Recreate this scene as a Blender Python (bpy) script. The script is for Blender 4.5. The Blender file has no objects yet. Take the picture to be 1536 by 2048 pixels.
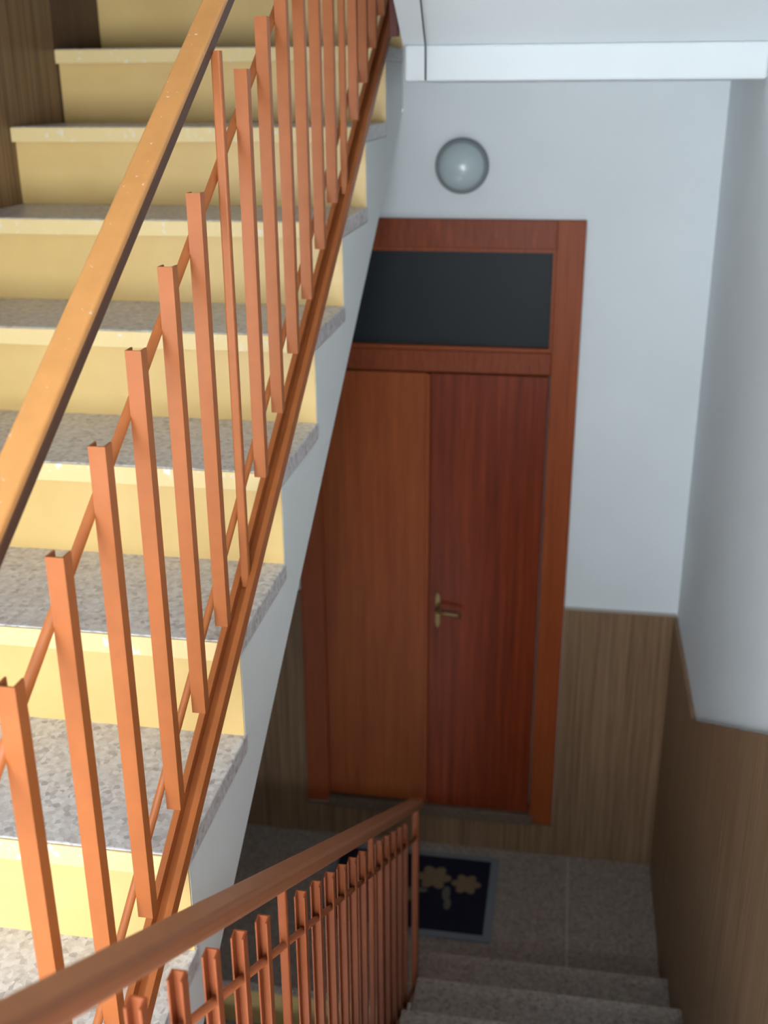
import bpy, bmesh, math, random
from mathutils import Vector, Matrix
random.seed(4)
S = bpy.context.scene

# ------------------------------------------------------------------ camera
CX, CY, CZ = 0.5325, -0.3064, 2.7522
YAW, PIT, ROL, FPX = 0.1681, 0.3682, -0.0065, 2198.75
F = Vector((-math.sin(YAW)*math.cos(PIT), math.cos(YAW)*math.cos(PIT), -math.sin(PIT)))
R0 = Vector((math.cos(YAW), math.sin(YAW), 0)); U0 = R0.cross(F)
R_ = math.cos(ROL)*R0 + math.sin(ROL)*U0
U_ = -math.sin(ROL)*R0 + math.cos(ROL)*U0
cd = bpy.data.cameras.new('camera'); cam = bpy.data.objects.new('camera', cd)
S.collection.objects.link(cam)
M = Matrix((R_, U_, -F)).transposed().to_4x4(); M.translation = (CX, CY, CZ)
cam.matrix_world = M
cd.sensor_fit = 'HORIZONTAL'; cd.sensor_width = 36
cd.lens = FPX/1536*36; cd.clip_start = 0.02
S.camera = cam
cd.dof.use_dof = True; cd.dof.focus_distance = 1.6; cd.dof.aperture_fstop = 5.6

# ------------------------------------------------------------------ daylight and exposure
W = bpy.data.worlds.new('sky'); S.world = W; W.use_nodes = True
bgn = W.node_tree.nodes['Background']
bgn.inputs[0].default_value = (0.88, 0.94, 1.0, 1); bgn.inputs[1].default_value = 25.0

def portal(x, y, z, w, h):
    l = bpy.data.lights.new('window_portal', 'AREA'); l.shape = 'RECTANGLE'
    l.size = w; l.size_y = h; l.cycles.is_portal = True
    o = bpy.data.objects.new('window_portal', l); S.collection.objects.link(o)
    o.location = (x, y, z); o.rotation_euler = (math.radians(90), 0, math.radians(0))
    o.rotation_euler = Vector((0, 1, 0)).to_track_quat('-Z', 'Z').to_euler()
WIN = [(-0.74, 0.86, 1.62, 2.70), (-0.8, 0.2, -1.15, -0.75)]     # x0,x1,z0,z1 of the two windows in the back wall
YB = -1.0
for x0, x1, z0, z1 in WIN: portal((x0+x1)/2, YB-0.16, (z0+z1)/2, x1-x0, z1-z0)
S.view_settings.view_transform = 'Standard'; S.view_settings.look = 'None'
S.view_settings.exposure = 0.0; S.view_settings.gamma = 1.0
S.view_settings.use_curve_mapping = False

# ------------------------------------------------------------------ materials
def mat(name, col, rough=0.5, spec=0.5, metal=0.0, coat=0.0):
    m = bpy.data.materials.new(name); m.use_nodes = True
    b = m.node_tree.nodes['Principled BSDF']
    b.inputs['Base Color'].default_value = (*col, 1)
    b.inputs['Roughness'].default_value = rough
    b.inputs['Specular IOR Level'].default_value = spec
    b.inputs['Metallic'].default_value = metal
    b.inputs['Coat Weight'].default_value = coat
    m.diffuse_color = (*col, 1)
    return m
def nodes(m): return m.node_tree.nodes, m.node_tree.links, m.node_tree.nodes['Principled BSDF']
def coords(m, scale=(1, 1, 1)):
    n, l, b = nodes(m)
    tc = n.new('ShaderNodeTexCoord'); mp = n.new('ShaderNodeMapping')
    mp.inputs['Scale'].default_value = scale
    geo = n.new('ShaderNodeNewGeometry')
    l.new(geo.outputs['Position'], mp.inputs['Vector'])
    return mp.outputs['Vector']
def noise(m, vec, scale, detail=4, rough=0.55):
    n, l, b = nodes(m); t = n.new('ShaderNodeTexNoise')
    t.inputs['Scale'].default_value = scale; t.inputs['Detail'].default_value = detail
    t.inputs['Roughness'].default_value = rough
    l.new(vec, t.inputs['Vector']); return t.outputs['Fac']
def ramp(m, fac, stops, interp='LINEAR'):
    n, l, b = nodes(m); r = n.new('ShaderNodeValToRGB'); cr = r.color_ramp; cr.interpolation = interp
    while len(cr.elements) < len(stops): cr.elements.new(0.5)
    for e, (p, c) in zip(cr.elements, stops): e.position = p; e.color = (*c, 1)
    l.new(fac, r.inputs['Fac']); return r.outputs['Color']
def mix(m, fac, a, b_, mode='MIX'):
    n, l, b = nodes(m); x = n.new('ShaderNodeMix'); x.data_type = 'RGBA'; x.blend_type = mode
    if isinstance(fac, float): x.inputs[0].default_value = fac
    else: l.new(fac, x.inputs[0])
    for s, v in ((6, a), (7, b_)):
        if isinstance(v, tuple): x.inputs[s].default_value = (*v, 1)
        else: l.new(v, x.inputs[s])
    return x.outputs[2]
def setc(m, sock): n, l, b = nodes(m); l.new(sock, b.inputs['Base Color'])
def bump(m, fac, strength, dist=0.002):
    n, l, b = nodes(m); u = n.new('ShaderNodeBump'); u.inputs['Strength'].default_value = strength
    u.inputs['Distance'].default_value = dist; l.new(fac, u.inputs['Height']); l.new(u.outputs['Normal'], b.inputs['Normal'])

def plaster(name, col):
    m = mat(name, col, 0.75, 0.3)
    v = coords(m); f = noise(m, v, 3.0, 5)
    setc(m, ramp(m, f, [(0.3, tuple(c*0.95 for c in col)), (0.7, col)]))
    bump(m, noise(m, v, 60, 3), 0.12)
    return m
M_wall = plaster('white_plaster', (0.74, 0.785, 0.80))
M_string = plaster('grey_white_plaster', (0.78, 0.80, 0.785))

def terrazzo(name, dark, light, mid):
    m = mat(name, mid, 0.35, 0.5)
    v = coords(m)
    n, l, b = nodes(m)
    vo = n.new('ShaderNodeTexVoronoi'); vo.inputs['Scale'].default_value = 105; vo.inputs['Randomness'].default_value = 1
    l.new(v, vo.inputs['Vector'])
    sep = n.new('ShaderNodeSeparateColor'); l.new(vo.outputs['Color'], sep.inputs[0])
    chips = ramp(m, sep.outputs[0], [(0.0, dark), (0.22, mid), (0.55, light), (0.85, mid), (1.0, (mid[0]*1.05, mid[1]*0.9, mid[2]*0.86))])
    cl = noise(m, v, 75, 4)
    c2 = ramp(m, cl, [(0.35, mid), (0.65, light)])
    setc(m, mix(m, 0.45, chips, c2))
    return m
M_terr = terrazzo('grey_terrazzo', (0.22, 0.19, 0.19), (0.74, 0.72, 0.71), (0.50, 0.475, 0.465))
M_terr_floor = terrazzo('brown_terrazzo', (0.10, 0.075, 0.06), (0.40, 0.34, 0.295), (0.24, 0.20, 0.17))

def yellow():
    base = (0.76, 0.54, 0.215)
    m = mat('yellow_gloss_paint', base, 0.38, 0.5)
    v = coords(m); f = noise(m, v, 5, 5)
    c = ramp(m, f, [(0.3, (0.69, 0.47, 0.175)), (0.7, base)])
    setc(m, c); bump(m, noise(m, v, 25, 3), 0.15)
    return m
M_yel = yellow()
def yellow_chip():
    m = mat('chipped_yellow_paint', (0.80, 0.62, 0.30), 0.45, 0.4)
    v = coords(m, (1, 1, 1))
    f = noise(m, v, 38, 5, 0.7)
    setc(m, ramp(m, f, [(0.0, (0.78, 0.60, 0.29)), (0.60, (0.80, 0.62, 0.30)), (0.66, (0.80, 0.78, 0.74)), (1, (0.8, 0.78, 0.74))]))
    return m
M_yel_chip = yellow_chip()

def rail_paint(name, base, worn=False):
    m = mat(name, base, 0.42, 0.25)
    v = coords(m)
    f = noise(m, v, 30, 4)
    c = ramp(m, f, [(0.3, tuple(x*0.9 for x in base)), (0.7, base)])
    if worn:
        f2 = noise(m, v, 120, 3, 0.6)
        fac = ramp(m, f2, [(0.68, (0, 0, 0)), (0.72, (1, 1, 1))])
        c = mix(m, fac, c, (0.72, 0.58, 0.50))
    setc(m, c)
    return m
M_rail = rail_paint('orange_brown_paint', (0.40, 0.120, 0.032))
M_rail_shade = rail_paint('shaded_red_brown_paint', (0.28, 0.078, 0.028))  # darker copy of the orange-brown paint, down-flight shade put into the colour
M_shade_bar = mat('dark_shaded_bar', (0.09, 0.036, 0.018), 0.5, 0.3)  # bar colour carries the shade of the handrail's side face
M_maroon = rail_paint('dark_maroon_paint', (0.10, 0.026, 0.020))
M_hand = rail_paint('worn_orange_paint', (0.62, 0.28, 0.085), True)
M_hand_shade = rail_paint('shaded_brown_paint', (0.30, 0.115, 0.055))  # lower handrail: its shade is put into this browner colour

def wood(name, d, l_, rough, sx=14.0, sz=0.8, extra=None, axis='V', strength=0.3):
    m = mat(name, l_, rough, 0.16)
    sc = (sx, sx, sz) if axis == 'V' else (sz, sx, sx)
    v = coords(m, sc)
    f = noise(m, v, 3.0, 6, 0.6)
    f2 = noise(m, v, 14.0, 4, 0.6)
    c = ramp(m, f, [(0.28, d), (0.5, tuple((a+b)/2 for a, b in zip(d, l_))), (0.74, l_)])
    c2 = ramp(m, f2, [(0.35, (0.62, 0.62, 0.62)), (0.65, (1, 1, 1))])
    setc(m, mix(m, strength, c, c2, 'MULTIPLY'))
    return m
M_door_l = wood('orange_mahogany_left', (0.25, 0.050, 0.012), (0.40, 0.100, 0.022), 0.42, 12, 0.5, strength=0.45)
M_door_r = wood('red_mahogany_right', (0.13, 0.019, 0.006), (0.28, 0.048, 0.013), 0.40, 16, 0.5, strength=0.6)
M_frame = wood('red_brown_door_frame', (0.24, 0.050, 0.014), (0.34, 0.078, 0.020), 0.42, 30, 1.0, strength=0.3)
M_frame_h = wood('red_brown_cross_grain', (0.18, 0.034, 0.011), (0.30, 0.066, 0.018), 0.42, 40, 5.0, strength=0.5)
M_wain = wood('brown_wood_laminate', (0.18, 0.105, 0.055), (0.35, 0.222, 0.13), 0.40, 26, 0.5, strength=0.6)
M_wain_left = wood('dark_wood_laminate', (0.12, 0.066, 0.030), (0.40, 0.25, 0.125), 0.36, 30, 0.4, strength=0.7)
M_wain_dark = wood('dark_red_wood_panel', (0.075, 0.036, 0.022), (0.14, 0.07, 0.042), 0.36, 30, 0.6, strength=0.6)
M_sill = wood('dull_brown_sill', (0.12, 0.08, 0.055), (0.20, 0.14, 0.10), 0.5, 20, 20)
M_glass_dark = mat('dark_transom_glass', (0.006, 0.012, 0.015), 0.5, 0.25)
M_brass = mat('dull_brass', (0.20, 0.125, 0.045), 0.4, 0.4, 0.6)
M_lamp_rim = mat('grey_lamp_rim', (0.19, 0.215, 0.22), 0.5, 0.4)
M_lamp_glass = mat('frosted_lamp_glass', (0.44, 0.52, 0.53), 0.25, 0.4, coat=0.3)
M_cable = mat('dark_cable', (0.07, 0.08, 0.08), 0.5)
M_mat_edge = mat('grey_mat_border', (0.19, 0.21, 0.235), 0.9, 0.1)
def mat_pile():
    m = mat('navy_mat_pile', (0.012, 0.013, 0.026), 0.95, 0.1)
    v = coords(m); setc(m, ramp(m, noise(m, v, 300, 3), [(0.3, (0.008, 0.009, 0.016)), (0.7, (0.020, 0.022, 0.042))]))
    bump(m, noise(m, v, 500, 2), 0.5)
    return m
M_mat = mat_pile()
M_motif = mat('tan_mat_motif', (0.20, 0.14, 0.085), 0.95, 0.1)
M_motif2 = mat('grey_mat_leaf', (0.13, 0.12, 0.10), 0.95, 0.1)
M_white = mat('white_window_paint', (0.8, 0.8, 0.8), 0.4)
M_seam = mat('grey_joint_strip', (0.40, 0.36, 0.32), 0.5)
M_pane = bpy.data.materials.new('clear_pane'); M_pane.use_nodes = True
nt = M_pane.node_tree; nt.nodes.clear()
o_ = nt.nodes.new('ShaderNodeOutputMaterial'); mx = nt.nodes.new('ShaderNodeMixShader')
tr = nt.nodes.new('ShaderNodeBsdfTransparent'); gl = nt.nodes.new('ShaderNodeBsdfGlossy'); gl.inputs['Roughness'].default_value = 0.02
mx.inputs[0].default_value = 0.06
nt.links.new(tr.outputs[0], mx.inputs[1]); nt.links.new(gl.outputs[0], mx.inputs[2]); nt.links.new(mx.outputs[0], o_.inputs[0])

# ------------------------------------------------------------------ builders
C = S.collection
def link(name, bm, m, parent=None, bevel=0.0, smooth=False):
    bmesh.ops.recalc_face_normals(bm, faces=bm.faces)
    me = bpy.data.meshes.new(name); bm.to_mesh(me); bm.free()
    if smooth:
        for p in me.polygons: p.use_smooth = True
    o = bpy.data.objects.new(name, me); C.objects.link(o)
    for mm in (m if isinstance(m, (list, tuple)) else [m]): me.materials.append(mm)
    if bevel:
        md = o.modifiers.new('bevel', 'BEVEL'); md.width = bevel; md.segments = 2; md.limit_method = 'ANGLE'
    if parent: o.parent = parent; o.matrix_parent_inverse = Matrix()
    return o
def nb(): return bmesh.new()
def box(bm, x0, x1, y0, y1, z0, z1):
    v = [bm.verts.new(p) for p in ((x0, y0, z0), (x1, y0, z0), (x1, y1, z0), (x0, y1, z0), (x0, y0, z1), (x1, y0, z1), (x1, y1, z1), (x0, y1, z1))]
    for f in ((0, 3, 2, 1), (4, 5, 6, 7), (0, 1, 5, 4), (1, 2, 6, 5), (2, 3, 7, 6), (3, 0, 4, 7)): bm.faces.new([v[i] for i in f])
def prism_x(bm, pts, x0, x1):          # polygon in the (y, z) plane pushed along x
    a = [bm.verts.new((x0, y, z)) for y, z in pts]; b = [bm.verts.new((x1, y, z)) for y, z in pts]
    bm.faces.new(a); bm.faces.new(b[::-1])
    for i in range(len(pts)):
        j = (i+1) % len(pts); bm.faces.new((a[i], b[i], b[j], a[j]))
def prism_z(bm, pts, z0, z1):
    a = [bm.verts.new((x, y, z0)) for x, y in pts]; b = [bm.verts.new((x, y, z1)) for x, y in pts]
    bm.faces.new(a); bm.faces.new(b[::-1])
    for i in range(len(pts)):
        j = (i+1) % len(pts); bm.faces.new((a[i], b[i], b[j], a[j]))
def sweep(bm, path, prof, cap=True):   # prof: list of (side, up) offsets; path: list of Vector
    rings = []
    n = len(path)
    for i, p in enumerate(path):
        t = (path[min(i+1, n-1)] - path[max(i-1, 0)]).normalized()
        up = Vector((0, 0, 1)) if abs(t.z) < 0.98 else Vector((0, 1, 0))
        side = t.cross(up).normalized(); u = side.cross(t).normalized()
        rings.append([bm.verts.new(p + side*a + u*b) for a, b in prof])
    k = len(prof)
    for i in range(n-1):
        for j in range(k): bm.faces.new((rings[i][j], rings[i][(j+1) % k], rings[i+1][(j+1) % k], rings[i+1][j]))
    if cap: bm.faces.new(rings[0]); bm.faces.new(rings[-1][::-1])
def circ(r, n=12): return [(r*math.cos(2*math.pi*i/n), r*math.sin(2*math.pi*i/n)) for i in range(n)]
def rrect(w, h, r=0.006, n=3):
    pts = []
    for cx, cy, a0 in ((w/2-r, h/2-r, 0), (-w/2+r, h/2-r, 90), (-w/2+r, -h/2+r, 180), (w/2-r, -h/2+r, 270)):
        for i in range(n+1):
            a = math.radians(a0+90*i/n); pts.append((cx+r*math.cos(a), cy+r*math.sin(a)))
    return pts
def obox(name, m, parent, *b, bevel=0.0):
    bm = nb(); box(bm, *b); return link(name, bm, m, parent, bevel)
def thing(name, label, cat, loc, group=None):
    o = bpy.data.objects.new(name, None); C.objects.link(o); o.empty_display_size = 0.1
    o['label'] = label; o['category'] = cat
    if group: o['group'] = group
    o.location = loc
    return o
def adopt(parent):                      # children were built in world space
    inv = Matrix.Translation(-Vector(parent.location))
    for ch in parent.children:
        ch.matrix_parent_inverse = inv
def struct(o): o['kind'] = 'structure'; return o

# ------------------------------------------------------------------ measures
XL, XR, YD = -0.971, 0.958, 3.2255
R, G, Y0, Z0 = 0.19936, 0.3176, 1.0127, 1.4658      # up flight: rise, going, riser line behind first tread, tread level
MS = R/G
ZH = Z0 - R                                          # half landing level
YH = Y0 - G                                          # its edge for the up flight
R2, G2, YL = ZH/7, 0.300, 2.425                      # down flight: rise, going, landing edge
ZT = 4.9

# ------------------------------------------------------------------ room shell
bm = nb(); T = 0.15
DX0, DX1, DZ0, DZ1 = -0.372, 0.572, 0.157, 2.369     # door opening
box(bm, XL, DX0, YD, YD+T, -1.3, 2.686)
box(bm, DX0, DX1, YD, YD+T, -1.3, DZ0)
box(bm, DX1, XR, YD, YD+T, -1.3, 2.686)
box(bm, DX0, DX1, YD, YD+T, DZ1, 2.686)
box(bm, DX0, DX1, YD+T*0.7, YD+T, DZ0, DZ1)
box(bm, -0.0015, XR, YD, YD+T, 2.686, ZT)
wall_far = struct(link('wall_far', bm, M_wall))
struct(obox('wall_right', M_wall, None, XR, XR+0.15, YB-0.15, 4.5, -1.4, ZT))
struct(obox('wall_left', M_wall, None, XL-0.15, XL, YB-0.15, 4.5, -1.4, ZT))
struct(obox('wall_upper_far', M_wall, None, XL, 0.0, 4.35, 4.5, 2.5, ZT))
struct(obox('wall_upper_side', M_wall, None, -0.0015, 0.1, YD+T, 4.5, 2.5, ZT))
bm = nb()
zs = sorted({-1.4, ZT} | {z for w in WIN for z in w[2:]})
for a, b in zip(zs, zs[1:]):
    w = next((w for w in WIN if w[2] <= a and w[3] >= b), None)
    if w: box(bm, XL, w[0], YB-0.15, YB, a, b); box(bm, w[1], XR, YB-0.15, YB, a, b)
    else: box(bm, XL, XR, YB-0.15, YB, a, b)
struct(link('wall_back', bm, M_wall))
for k, (x0, x1, z0, z1) in enumerate(WIN):
    bm = nb(); t = 0.05
    box(bm, x0, x1, YB-0.12, YB-0.06, z0, z0+t); box(bm, x0, x1, YB-0.12, YB-0.06, z1-t, z1)
    box(bm, x0, x0+t, YB-0.12, YB-0.06, z0+t, z1-t); box(bm, x1-t, x1, YB-0.12, YB-0.06, z0+t, z1-t)
    xm = (x0+x1)/2
    box(bm, xm-t/2, xm+t/2, YB-0.12, YB-0.06, z0+t, z1-t)
    w = struct(link('window_%d' % (k+1), bm, M_white))
    for a, b in ((x0+t, xm-t/2), (xm+t/2, x1-t)): obox('pane', M_pane, w, a, b, YB-0.092, YB-0.088, z0+t, z1-t)
struct(obox('ceiling', M_wall, None, XL-0.15, XR+0.15, YB-0.15, 4.5, ZT, ZT+0.1))

# landings (floors)
def floor_slab(name, m, x0, x1, y0, y1, z0, z1):
    bm = nb(); box(bm, x0, x1, y0, y1, z0, z1); return struct(link(name, bm, m))
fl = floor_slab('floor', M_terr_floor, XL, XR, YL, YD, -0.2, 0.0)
obox('joint_strip', M_seam, fl, 0.638, 0.646, YL, YD, -0.001, 0.0012)
floor_slab('floor_half_landing', M_terr, XL, XR, YB, YH-0.02, ZH-0.2, ZH)
floor_slab('ceiling_half_landing', M_wall, XL, XR, YB, 0.62, 4.05, 4.25)
bm = nb(); prism_x(bm, [(0.62, 4.05), (0.62, 4.3), (2.0, 4.89), (2.0, 4.70), (0.95, 4.05)], XL, -0.02)
struct(link('ceiling_upper_soffit', bm, M_wall))
floor_slab('floor_added_closing_slab', M_terr_floor, XL, XR, YB, YD, -1.5, -1.42)  # unseen slab added to close the stairwell bottom against leaking sky light
floor_slab('floor_lower_landing', M_terr, XL, XR, YB, 0.55, -ZH-0.15, -ZH)

# ------------------------------------------------------------------ wainscot (wood laminate lining)
TW = 0.012
def panel(parent, m, *b): return obox('panel', m, parent, *b)
# far wall: right of door, left of door, under the door
wn = thing('wood_wainscot', 'brown wood laminate lining at foot of the wall around the red door', 'wainscot', (0, YD, 0))
zt = 1.047
xs = [DX1+0.002, 0.70, 0.83, XR-0.004]
for a, b in zip(xs, xs[1:]): panel(wn, M_wain, a+0.0002, b-0.0002, YD-TW, YD-0.0005, 0.001, zt)
xs = [XL+0.001, -0.80, -0.66, -0.52, DX0-0.002]
for a, b in zip(xs, xs[1:]): panel(wn, M_wain, a+0.0002, b-0.0002, YD-TW, YD-0.0005, 0.001, zt)
xs = [DX0-0.002, -0.15, 0.10, 0.34, DX1+0.002]
for a, b in zip(xs, xs[1:]): panel(wn, M_wain, a+0.0002, b-0.0002, YD-TW, YD-0.0005, 0.001, DZ0-0.022)
obox('cap_strip', M_seam, wn, DX1+0.002, XR-0.004, YD-TW-0.002, YD-0.0005, zt, zt+0.006)
adopt(wn)
# right wall
wr = thing('wood_wainscot', 'brown wood laminate lining rising with the lower flight on right wall', 'wainscot', (XR, 1.5, 0))
ys = [YD-TW-0.001, 2.88, 2.54]
for b, a in zip(ys, ys[1:]): panel(wr, M_wain, XR-TW, XR-0.0005, a+0.0002, b-0.0002, 0.001, zt)
sl = 0.578
yy = 2.54
while yy > YB+0.05:
    y2 = max(yy-0.32, YB+0.02)
    za, zb = zt+sl*(2.54-yy), zt+sl*(2.54-y2)
    fa = max(0, MS*(2.42-yy))*1.0-0.05; fb = max(0, MS*(2.42-y2))-0.05
    z_lo_a = 0.002 if yy > YL-0.02 else 0.002
    bm = nb(); prism_x(bm, [(yy-0.0006, 0.002), (yy-0.0006, za), (y2+0.0006, zb), (y2+0.0006, 0.002)], XR-TW, XR-0.0005)
    link('panel', bm, M_wain, wr); yy = y2
adopt(wr)
# left wall beside the up flight
wl = thing('wood_wainscot', 'dark streaky wood laminate lining on wall left of the yellow steps', 'wainscot', (XL, 1.5, ZH))
yy = 0.3
while yy < 2.88:
    y2 = min(yy+0.32, 2.90)
    f = lambda y: 1.03+1.0+MS*y
    lo = lambda y: 0.70+MS*y
    bm = nb(); prism_x(bm, [(yy+0.0006, lo(yy)), (yy+0.0006, f(yy)), (y2-0.0006, f(y2)), (y2-0.0006, lo(y2))], XL+0.0005, XL+TW)
    link('panel', bm, M_wain_left, wl); yy = y2
adopt(wl)
wl2 = thing('wood_wainscot', 'darker reddish wood lining on left wall above the topmost visible step', 'wainscot', (XL, 3.6, 2.86))
bm = nb(); prism_x(bm, [(2.90, 0.70+MS*2.9), (2.90, 4.1), (4.34, 4.1), (4.34, 0.70+MS*3.6)], XL+0.0005, XL+TW)
link('panel', bm, M_wain_dark, wl2); adopt(wl2)

# ------------------------------------------------------------------ stairs
TH = 0.038   # tread thickness
NO = 0.022   # nosing overhang
def step_up(par, x0, x1, yb, z, g, r, mt, first=False):
    """tread whose back line is yb at level z, nosing at yb-g-NO; riser below it"""
    yn = yb-g
    obox('tread', mt, par, x0, x1, yn-NO+0.003, yb+0.01, z-TH, z, bevel=0.003)
    obox('nosing', M_yel_chip, par, x0, x1-0.004, yn-NO-0.002, yn-NO+0.004, z-TH-0.001, z-0.002, bevel=0.002)
    obox('riser', M_yel, par, x0, x1-0.003, yn, yn+0.015, z-r, z-TH)

up = thing('stair_flight', 'upward flight of terrazzo steps with bright yellow painted risers', 'stairs', (-0.5, YH, ZH))
NUP = 9
for i in range(0, NUP):
    step_up(up, XL+TW+0.001, 0.0, Y0+i*G, Z0+i*R, G, R, M_terr)
# plastered side string (zigzag top) and sloping soffit
def slab_profile(lo, yend):
    pts = []
    ystart = 0.62
    pts.append((ystart, lo+MS*ystart)); pts.append((ystart, ZH-0.001))
    pts.append((YH+0.004, ZH-0.001))
    for i in range(NUP):
        yn = YH+i*G; z = Z0+i*R-TH-0.001
        pts.append((yn+0.004, z)); pts.append((yn+G+0.004, z))
    ye = YH+NUP*G+0.004
    pts.append((ye, lo+MS*ye))
    return pts
bm = nb(); prism_x(bm, slab_profile(0.665, None), XL+TW+0.001, -0.002)
link('side_string', bm, M_string, up)
adopt(up)
up_top = struct(obox('floor_upper_landing', M_terr, None, XL+0.001, 0.0, YH+NUP*G+0.005, 4.35, 2.9, Z0+(NUP-1)*R))

dn = thing('stair_flight', 'lower terrazzo flight at the right climbing from the doormat landing', 'stairs', (0.55, YL, 0))
XI = 0.205
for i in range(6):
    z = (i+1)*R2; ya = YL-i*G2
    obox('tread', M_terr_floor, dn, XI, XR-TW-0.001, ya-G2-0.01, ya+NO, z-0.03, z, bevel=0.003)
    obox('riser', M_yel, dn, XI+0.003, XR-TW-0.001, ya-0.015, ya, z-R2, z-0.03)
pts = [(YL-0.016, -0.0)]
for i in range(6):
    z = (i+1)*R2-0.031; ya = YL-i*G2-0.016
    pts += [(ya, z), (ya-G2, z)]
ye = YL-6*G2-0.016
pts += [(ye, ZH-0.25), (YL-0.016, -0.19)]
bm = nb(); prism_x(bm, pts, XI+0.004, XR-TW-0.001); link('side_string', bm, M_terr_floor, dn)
adopt(dn)

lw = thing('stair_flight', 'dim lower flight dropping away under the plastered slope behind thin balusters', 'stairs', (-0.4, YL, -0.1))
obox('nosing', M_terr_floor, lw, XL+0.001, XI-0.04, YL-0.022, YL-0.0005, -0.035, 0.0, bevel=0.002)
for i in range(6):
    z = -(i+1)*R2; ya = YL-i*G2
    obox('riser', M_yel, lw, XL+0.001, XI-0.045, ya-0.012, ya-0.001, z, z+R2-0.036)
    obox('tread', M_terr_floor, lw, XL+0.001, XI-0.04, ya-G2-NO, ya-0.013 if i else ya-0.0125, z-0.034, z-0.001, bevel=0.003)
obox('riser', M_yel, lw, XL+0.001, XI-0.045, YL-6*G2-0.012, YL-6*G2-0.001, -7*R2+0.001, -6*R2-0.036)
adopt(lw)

# next flight overhead at the right: hanging beam, sloping soffit
YBm = 2.55
bm = nb(); box(bm, 0.106, XR, YBm, YD-0.001, 2.766, 2.848); struct(link('trim_1', bm, M_wall, None, 0.006))
bm = nb()
yt = 0.15
prism_x(bm, [(YBm+0.012, 2.848), (YD-0.001, 2.848), (YD-0.001, 3.06), (YBm, 3.06), (yt, 3.06+MS*(YBm-yt)), (yt, 2.85+MS*(YBm-yt))], 0.100, XR)
struct(link('ceiling_stair_soffit', bm, M_wall))

# ------------------------------------------------------------------ railings
def channel(w, d, t, yopen):
    """U section in plan; web on one side, flanges pointing to yopen (+1/-1)"""
    p = [(-w/2, -d/2), (w/2, -d/2), (w/2, d/2), (w/2-t, d/2), (w/2-t, -d/2+t), (-w/2+t, -d/2+t), (-w/2+t, d/2), (-w/2, d/2)]
    return [(x, y*yopen) for x, y in p]
def baluster_mesh(L, yopen, w=0.0215, d=0.020, t=0.0025, m=None):
    bm = nb(); prism_z(bm, channel(w, d, t, yopen), 0, L)
    bmesh.ops.recalc_face_normals(bm, faces=bm.faces)
    me = bpy.data.meshes.new('baluster'); bm.to_mesh(me); bm.free(); me.materials.append(m or M_rail); return me
def inst(name, me, loc, par):
    o = bpy.data.objects.new(name, me); C.objects.link(o); o.location = loc; o.parent = par; return o
def channel_bar(bm, path, w=0.036, h=0.026, t=0.010, dp=0.020):
    sweep(bm, path, [(-w/2, -h/2), (w/2, -h/2), (w/2, h/2), (w/2-t, h/2), (w/2-t, h/2-dp), (-w/2+t, h/2-dp), (-w/2+t, h/2), (-w/2, h/2)])

# up-flight railing
XU = -0.004
rl = thing('stair_railing', 'orange painted metal railing on the open side of the yellow steps', 'railing', (XU, YH, ZH))
zu = lambda off, y: off+MS*y
ye = 3.75
P = lambda off, a, b, x=XU: [Vector((x, a, zu(off, a))), Vector((x, b, zu(off, b)))]
bm = nb(); ys_, n = 0.30, 40
path = [Vector((XU-0.0215, ys_+(ye-ys_)*i/n, zu(1.948, ys_+(ye-ys_)*i/n))) for i in range(n+1)]
sweep(bm, [p+Vector((0.0, 0, 0.006)) for p in path], rrect(0.037, 0.012, 0.004)); hr = link('handrail', bm, M_hand, rl)
bm = nb(); sweep(bm, [p+Vector((0.0065, 0, -0.0085)) for p in path], rrect(0.025, 0.018, 0.003)); hc = link('handrail_shade_bar', bm, M_shade_bar, rl); hc['label'] = 'dark bar under the handrail, side shade in its colour'
bm = nb(); channel_bar(bm, P(1.066, 0.66, ye)); link('bottom_rail', bm, M_rail, rl)
bm = nb(); sweep(bm, P(1.744, 0.30, ye, XU-0.017), circ(0.0068)); link('upper_tube', bm, M_rail, rl, smooth=True)
bm = nb(); sweep(bm, P(1.178, 0.62, ye, XU-0.017), circ(0.0060)); link('lower_tube', bm, M_rail, rl, smooth=True)
LB = 0.688
me = baluster_mesh(LB, 1)
BP = 0.1335
bpost = nb(); sweep(bpost, [Vector((0, 0, 0)), Vector((0, 0, 0.872))], rrect(0.015, 0.015, 0.003))
bmesh.ops.recalc_face_normals(bpost, faces=bpost.faces)
mpost = bpy.data.meshes.new('post'); bpost.to_mesh(mpost); bpost.free(); mpost.materials.append(M_rail)
for k in range(-2, 24):
    y = 0.590+BP*k
    if k in (6, 13, 20): inst('post', mpost, (XU, y+0.004, zu(1.060, y)), rl)
    else: inst('baluster', me, (XU, y, zu(1.137, y)), rl)
adopt(rl)

# down-flight railing
XD = 0.178
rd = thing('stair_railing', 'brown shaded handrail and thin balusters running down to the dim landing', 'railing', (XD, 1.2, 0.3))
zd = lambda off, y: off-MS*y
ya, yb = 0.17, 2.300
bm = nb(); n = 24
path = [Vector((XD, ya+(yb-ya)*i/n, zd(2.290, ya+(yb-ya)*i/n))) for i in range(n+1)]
sweep(bm, path, rrect(0.044, 0.024, 0.008)); link('handrail', bm, M_hand_shade, rd, smooth=False)
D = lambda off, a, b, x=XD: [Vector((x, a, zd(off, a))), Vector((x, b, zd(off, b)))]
bm = nb(); channel_bar(bm, D(1.515, 0.42, 2.60), 0.028, 0.024, 0.008, 0.010); link('bottom_rail', bm, M_rail_shade, rd)
bm = nb(); sweep(bm, D(2.170, 0.30, 2.29), circ(0.0055)); link('upper_tube', bm, M_rail_shade, rd, smooth=True)
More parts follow.
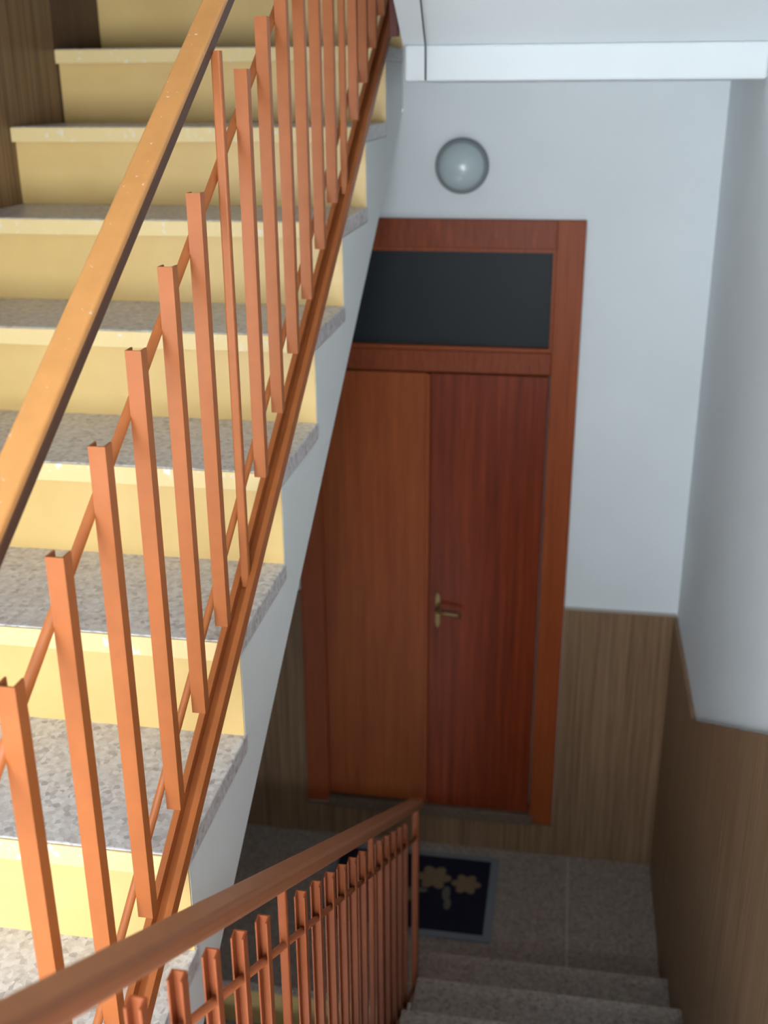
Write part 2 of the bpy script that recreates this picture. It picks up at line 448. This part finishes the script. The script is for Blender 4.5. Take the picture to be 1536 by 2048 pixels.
bm = nb(); sweep(bm, D(1.62, 0.42, 2.29), circ(0.0055)); link('lower_tube', bm, M_rail_shade, rd, smooth=True)
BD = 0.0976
me2 = baluster_mesh(0.66, -1, 0.0165, 0.016, 0.0022, M_rail_shade)
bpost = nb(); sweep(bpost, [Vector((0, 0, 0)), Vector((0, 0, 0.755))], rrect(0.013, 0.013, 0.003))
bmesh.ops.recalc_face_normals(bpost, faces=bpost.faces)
mp2 = bpy.data.meshes.new('post'); bpost.to_mesh(mp2); bpost.free(); mp2.materials.append(M_rail_shade)
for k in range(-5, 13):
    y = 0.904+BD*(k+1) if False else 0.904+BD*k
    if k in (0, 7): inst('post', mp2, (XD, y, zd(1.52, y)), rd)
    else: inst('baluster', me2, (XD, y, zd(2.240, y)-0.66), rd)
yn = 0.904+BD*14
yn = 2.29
bm = nb(); sweep(bm, [Vector((XD, yn, -0.03)), Vector((XD, yn, zd(2.290, yn)+0.012))], rrect(0.020, 0.020, 0.004)); link('newel_post', bm, M_rail_shade, rd)
# bend joining this handrail to the one above it
bm = nb()
pth = []
for i in range(13):
    a = math.pi*i/12
    pth.append(Vector((XD/2-0.010+math.cos(a)*(XD/2+0.012), ya-math.sin(a)*0.09, zd(2.29, ya)*(1-i/12)+zu(1.948, ys_)*i/12)))
pth.append(Vector((XU-0.0215, ys_, zu(1.948, ys_))))
sweep(bm, pth, rrect(0.044, 0.022, 0.006)); link('handrail_bend', bm, M_hand, rd)
adopt(rd)

# next railing above: foot of it hangs beside the beam
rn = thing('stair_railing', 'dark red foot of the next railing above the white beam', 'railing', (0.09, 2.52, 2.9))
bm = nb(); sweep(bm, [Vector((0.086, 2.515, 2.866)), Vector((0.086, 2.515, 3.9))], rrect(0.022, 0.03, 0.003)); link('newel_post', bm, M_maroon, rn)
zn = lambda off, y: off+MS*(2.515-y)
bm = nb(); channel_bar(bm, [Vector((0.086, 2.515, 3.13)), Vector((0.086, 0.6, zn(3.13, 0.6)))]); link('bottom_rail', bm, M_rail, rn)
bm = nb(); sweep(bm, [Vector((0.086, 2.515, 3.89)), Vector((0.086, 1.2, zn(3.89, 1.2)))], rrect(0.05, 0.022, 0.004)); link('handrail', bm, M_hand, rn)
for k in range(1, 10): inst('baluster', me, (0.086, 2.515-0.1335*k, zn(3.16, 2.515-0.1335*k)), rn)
adopt(rn)

# ------------------------------------------------------------------ door
dr = struct(bpy.data.objects.new('door_1', None)); C.objects.link(dr); dr.location = (0.1, YD, DZ0)
FY0, FY1 = YD-0.022, YD+0.06
obox('frame_stile', M_frame, dr, 0.485, DX1, FY0, FY1, DZ0-0.012, DZ1, bevel=0.003)
obox('frame_stile', M_frame, dr, DX0, -0.291, FY0, FY1, DZ0-0.004, DZ1, bevel=0.003)
obox('frame_head', M_frame_h, dr, -0.291, 0.485, FY0+0.002, FY1, 2.280, DZ1, bevel=0.002)
obox('transom_bar', M_frame_h, dr, -0.291, 0.485, FY0+0.006, FY1, 1.880, 1.952, bevel=0.003)
tg = obox('transom_glass', M_glass_dark, dr, -0.280, 0.474, YD+0.020, YD+0.026, 1.95, 2.29)
bm = nb()
for b in ((-0.291, 0.485, 1.952, 1.964), (-0.291, 0.485, 2.268, 2.280)): box(bm, b[0], b[1], YD-0.006, YD+0.03, b[2], b[3])
for b in ((-0.291, -0.281), (0.475, 0.485)): box(bm, b[0], b[1], YD-0.006, YD+0.03, 1.964, 2.268)
link('glazing_bead', bm, M_frame, dr)
LZ0 = 0.190
l1 = obox('door_leaf', M_door_l, dr, -0.286, 0.0865, YD-0.010, YD+0.032, LZ0, 1.874, bevel=0.003); l1['label'] = 'orange-toned left leaf'
l2 = obox('door_leaf', M_door_r, dr, 0.0945, 0.480, YD-0.010, YD+0.032, LZ0-0.008, 1.874, bevel=0.003); l2['label'] = 'darker red right leaf with brass handle'
obox('edge_strip', M_frame, dr, 0.078, 0.0945, YD-0.019, YD-0.009, LZ0, 1.872, bevel=0.003)
obox('edge_strip', M_frame, dr, -0.2935, -0.2835, YD-0.024, YD-0.008, LZ0, 1.876, bevel=0.002)
obox('sill', M_sill, dr, -0.291, 0.500, YD-0.028, YD+0.05, DZ0-0.021, LZ0-0.012, bevel=0.003)
# handle
bm = nb()
prism = [(0.013*math.sin(2*math.pi*i/20)*(1.0 if abs(math.cos(2*math.pi*i/20)) > 0.5 else 0.72), 0.072*math.cos(2*math.pi*i/20)) for i in range(20)]
a = [bm.verts.new((0.128+x, YD-0.0105, 1.012+z)) for x, z in prism]; b = [bm.verts.new((0.128+x*0.85, YD-0.0165, 1.012+z*0.95)) for x, z in prism]
bm.faces.new(a); bm.faces.new(b[::-1])
for i in range(20): bm.faces.new((a[i], a[(i+1) % 20], b[(i+1) % 20], b[i]))
pl = link('handle_plate', bm, M_brass, l2)
bm = nb()
sweep(bm, [Vector((0.128, YD-0.015, 1.022)), Vector((0.128, YD-0.045, 1.022)), Vector((0.136, YD-0.054, 1.022)), Vector((0.165, YD-0.055, 1.019)), Vector((0.200, YD-0.052, 1.013)), Vector((0.212, YD-0.050, 1.010))], circ(0.0075, 10))
link('lever', bm, M_brass, l2, smooth=True)
bm = nb()
sweep(bm, [Vector((0.128, YD-0.0160, 0.975)), Vector((0.128, YD-0.0195, 0.975))], circ(0.007, 12)); link('keyhole_ring', bm, M_brass, l2)
for ch in dr.children: ch.matrix_parent_inverse = Matrix.Translation(-Vector(dr.location))

# ------------------------------------------------------------------ wall lamp
lp = thing('wall_lamp', 'small round unlit bulkhead lamp on the white wall above the door', 'lamp', (0.185, YD, 2.527))
def lathe_y(prof, n=48):
    bm = nb(); rings = []
    for r, d in prof:
        if r < 1e-6: rings.append([bm.verts.new((0.185, YD-d, 2.527))])
        else: rings.append([bm.verts.new((0.185+r*math.cos(2*math.pi*i/n), YD-d, 2.527+r*math.sin(2*math.pi*i/n))) for i in range(n)])
    for A, B in zip(rings, rings[1:]):
        for i in range(n):
            j = (i+1) % n
            if len(A) == 1: bm.faces.new((A[0], B[i], B[j]))
            elif len(B) == 1: bm.faces.new((A[i], A[j], B[0]))
            else: bm.faces.new((A[i], A[j], B[j], B[i]))
    return bm
link('rim', lathe_y([(0.070, 0.0005), (0.081, 0.001), (0.083, 0.012), (0.081, 0.026), (0.076, 0.032), (0.070, 0.032), (0.070, 0.0005)]), M_lamp_rim, lp, smooth=True)
link('glass_dome', lathe_y([(0.0705, 0.020), (0.0705, 0.033), (0.064, 0.045), (0.050, 0.056), (0.030, 0.063), (0.012, 0.066), (0, 0.0665)]), M_lamp_glass, lp, smooth=True)
adopt(lp)

# ------------------------------------------------------------------ cable hanging over the beam
bm = nb()
pts = [(0.240, 3.30), (0.205, 3.14), (0.176, 2.995), (0.169, 2.95), (0.165, 2.90), (0.161, 2.848), (0.158, 2.769)]
sweep(bm, [Vector((x, YBm-0.006-max(0, (z-2.83)/MS), z)) for x, z in pts], circ(0.0022, 8))
cb = link('cable', bm, M_cable, None, smooth=True); cb['label'] = 'thin dark cable hanging in front of the white beam'; cb['category'] = 'cable'

# ------------------------------------------------------------------ doormat
dm = thing('doormat', 'dark navy doormat with grey border and tan flowers on the landing', 'doormat', (0.066, 2.93, 0))
MX0, MX1, MY0, MY1 = -0.250, 0.384, 2.705, 3.155
bm = nb(); b_ = 0.030
o4 = [(MX0, MY0), (MX1, MY0), (MX1, MY1), (MX0, MY1)]; i4 = [(MX0+b_, MY0+b_), (MX1-b_, MY0+b_), (MX1-b_, MY1-b_), (MX0+b_, MY1-b_)]
for i in range(4):
    j = (i+1) % 4; prism_z(bm, [o4[i], o4[j], i4[j], i4[i]], 0.0005, 0.006)
link('border', bm, M_mat_edge, dm)
obox('pile', M_mat, dm, MX0+b_, MX1-b_, MY0+b_, MY1-b_, 0.0005, 0.009)
def blob(cx, cy, r, petals, amp, m, name, ph=0.0, sx=1.0, sy=1.0):
    n = 48; pts = []
    for i in range(n):
        a = 2*math.pi*i/n; q = r*(1-amp+amp*abs(math.cos(petals*a/2+ph)))
        pts.append((cx+sx*q*math.cos(a), cy+sy*q*math.sin(a)))
    bm = nb(); prism_z(bm, pts, 0.009, 0.0105); return link(name, bm, m, dm)
for cx, cy, r in ((0.272, 2.985, 0.055), (0.150, 3.005, 0.066), (-0.04, 2.96, 0.060), (0.062, 2.90, 0.036)): blob(cx, cy, r, 6, 0.35, M_motif, 'flower')
for cx, cy, sx, sy in ((0.205, 2.925, 0.4, 1.2), (0.215, 2.87, 0.35, 1.0), (0.10, 2.93, 1.0, 0.4), (0.01, 2.90, 0.5, 1.0)): blob(cx, cy, 0.036, 2, 0.2, M_motif2, 'leaf', 0, sx, sy)
adopt(dm)
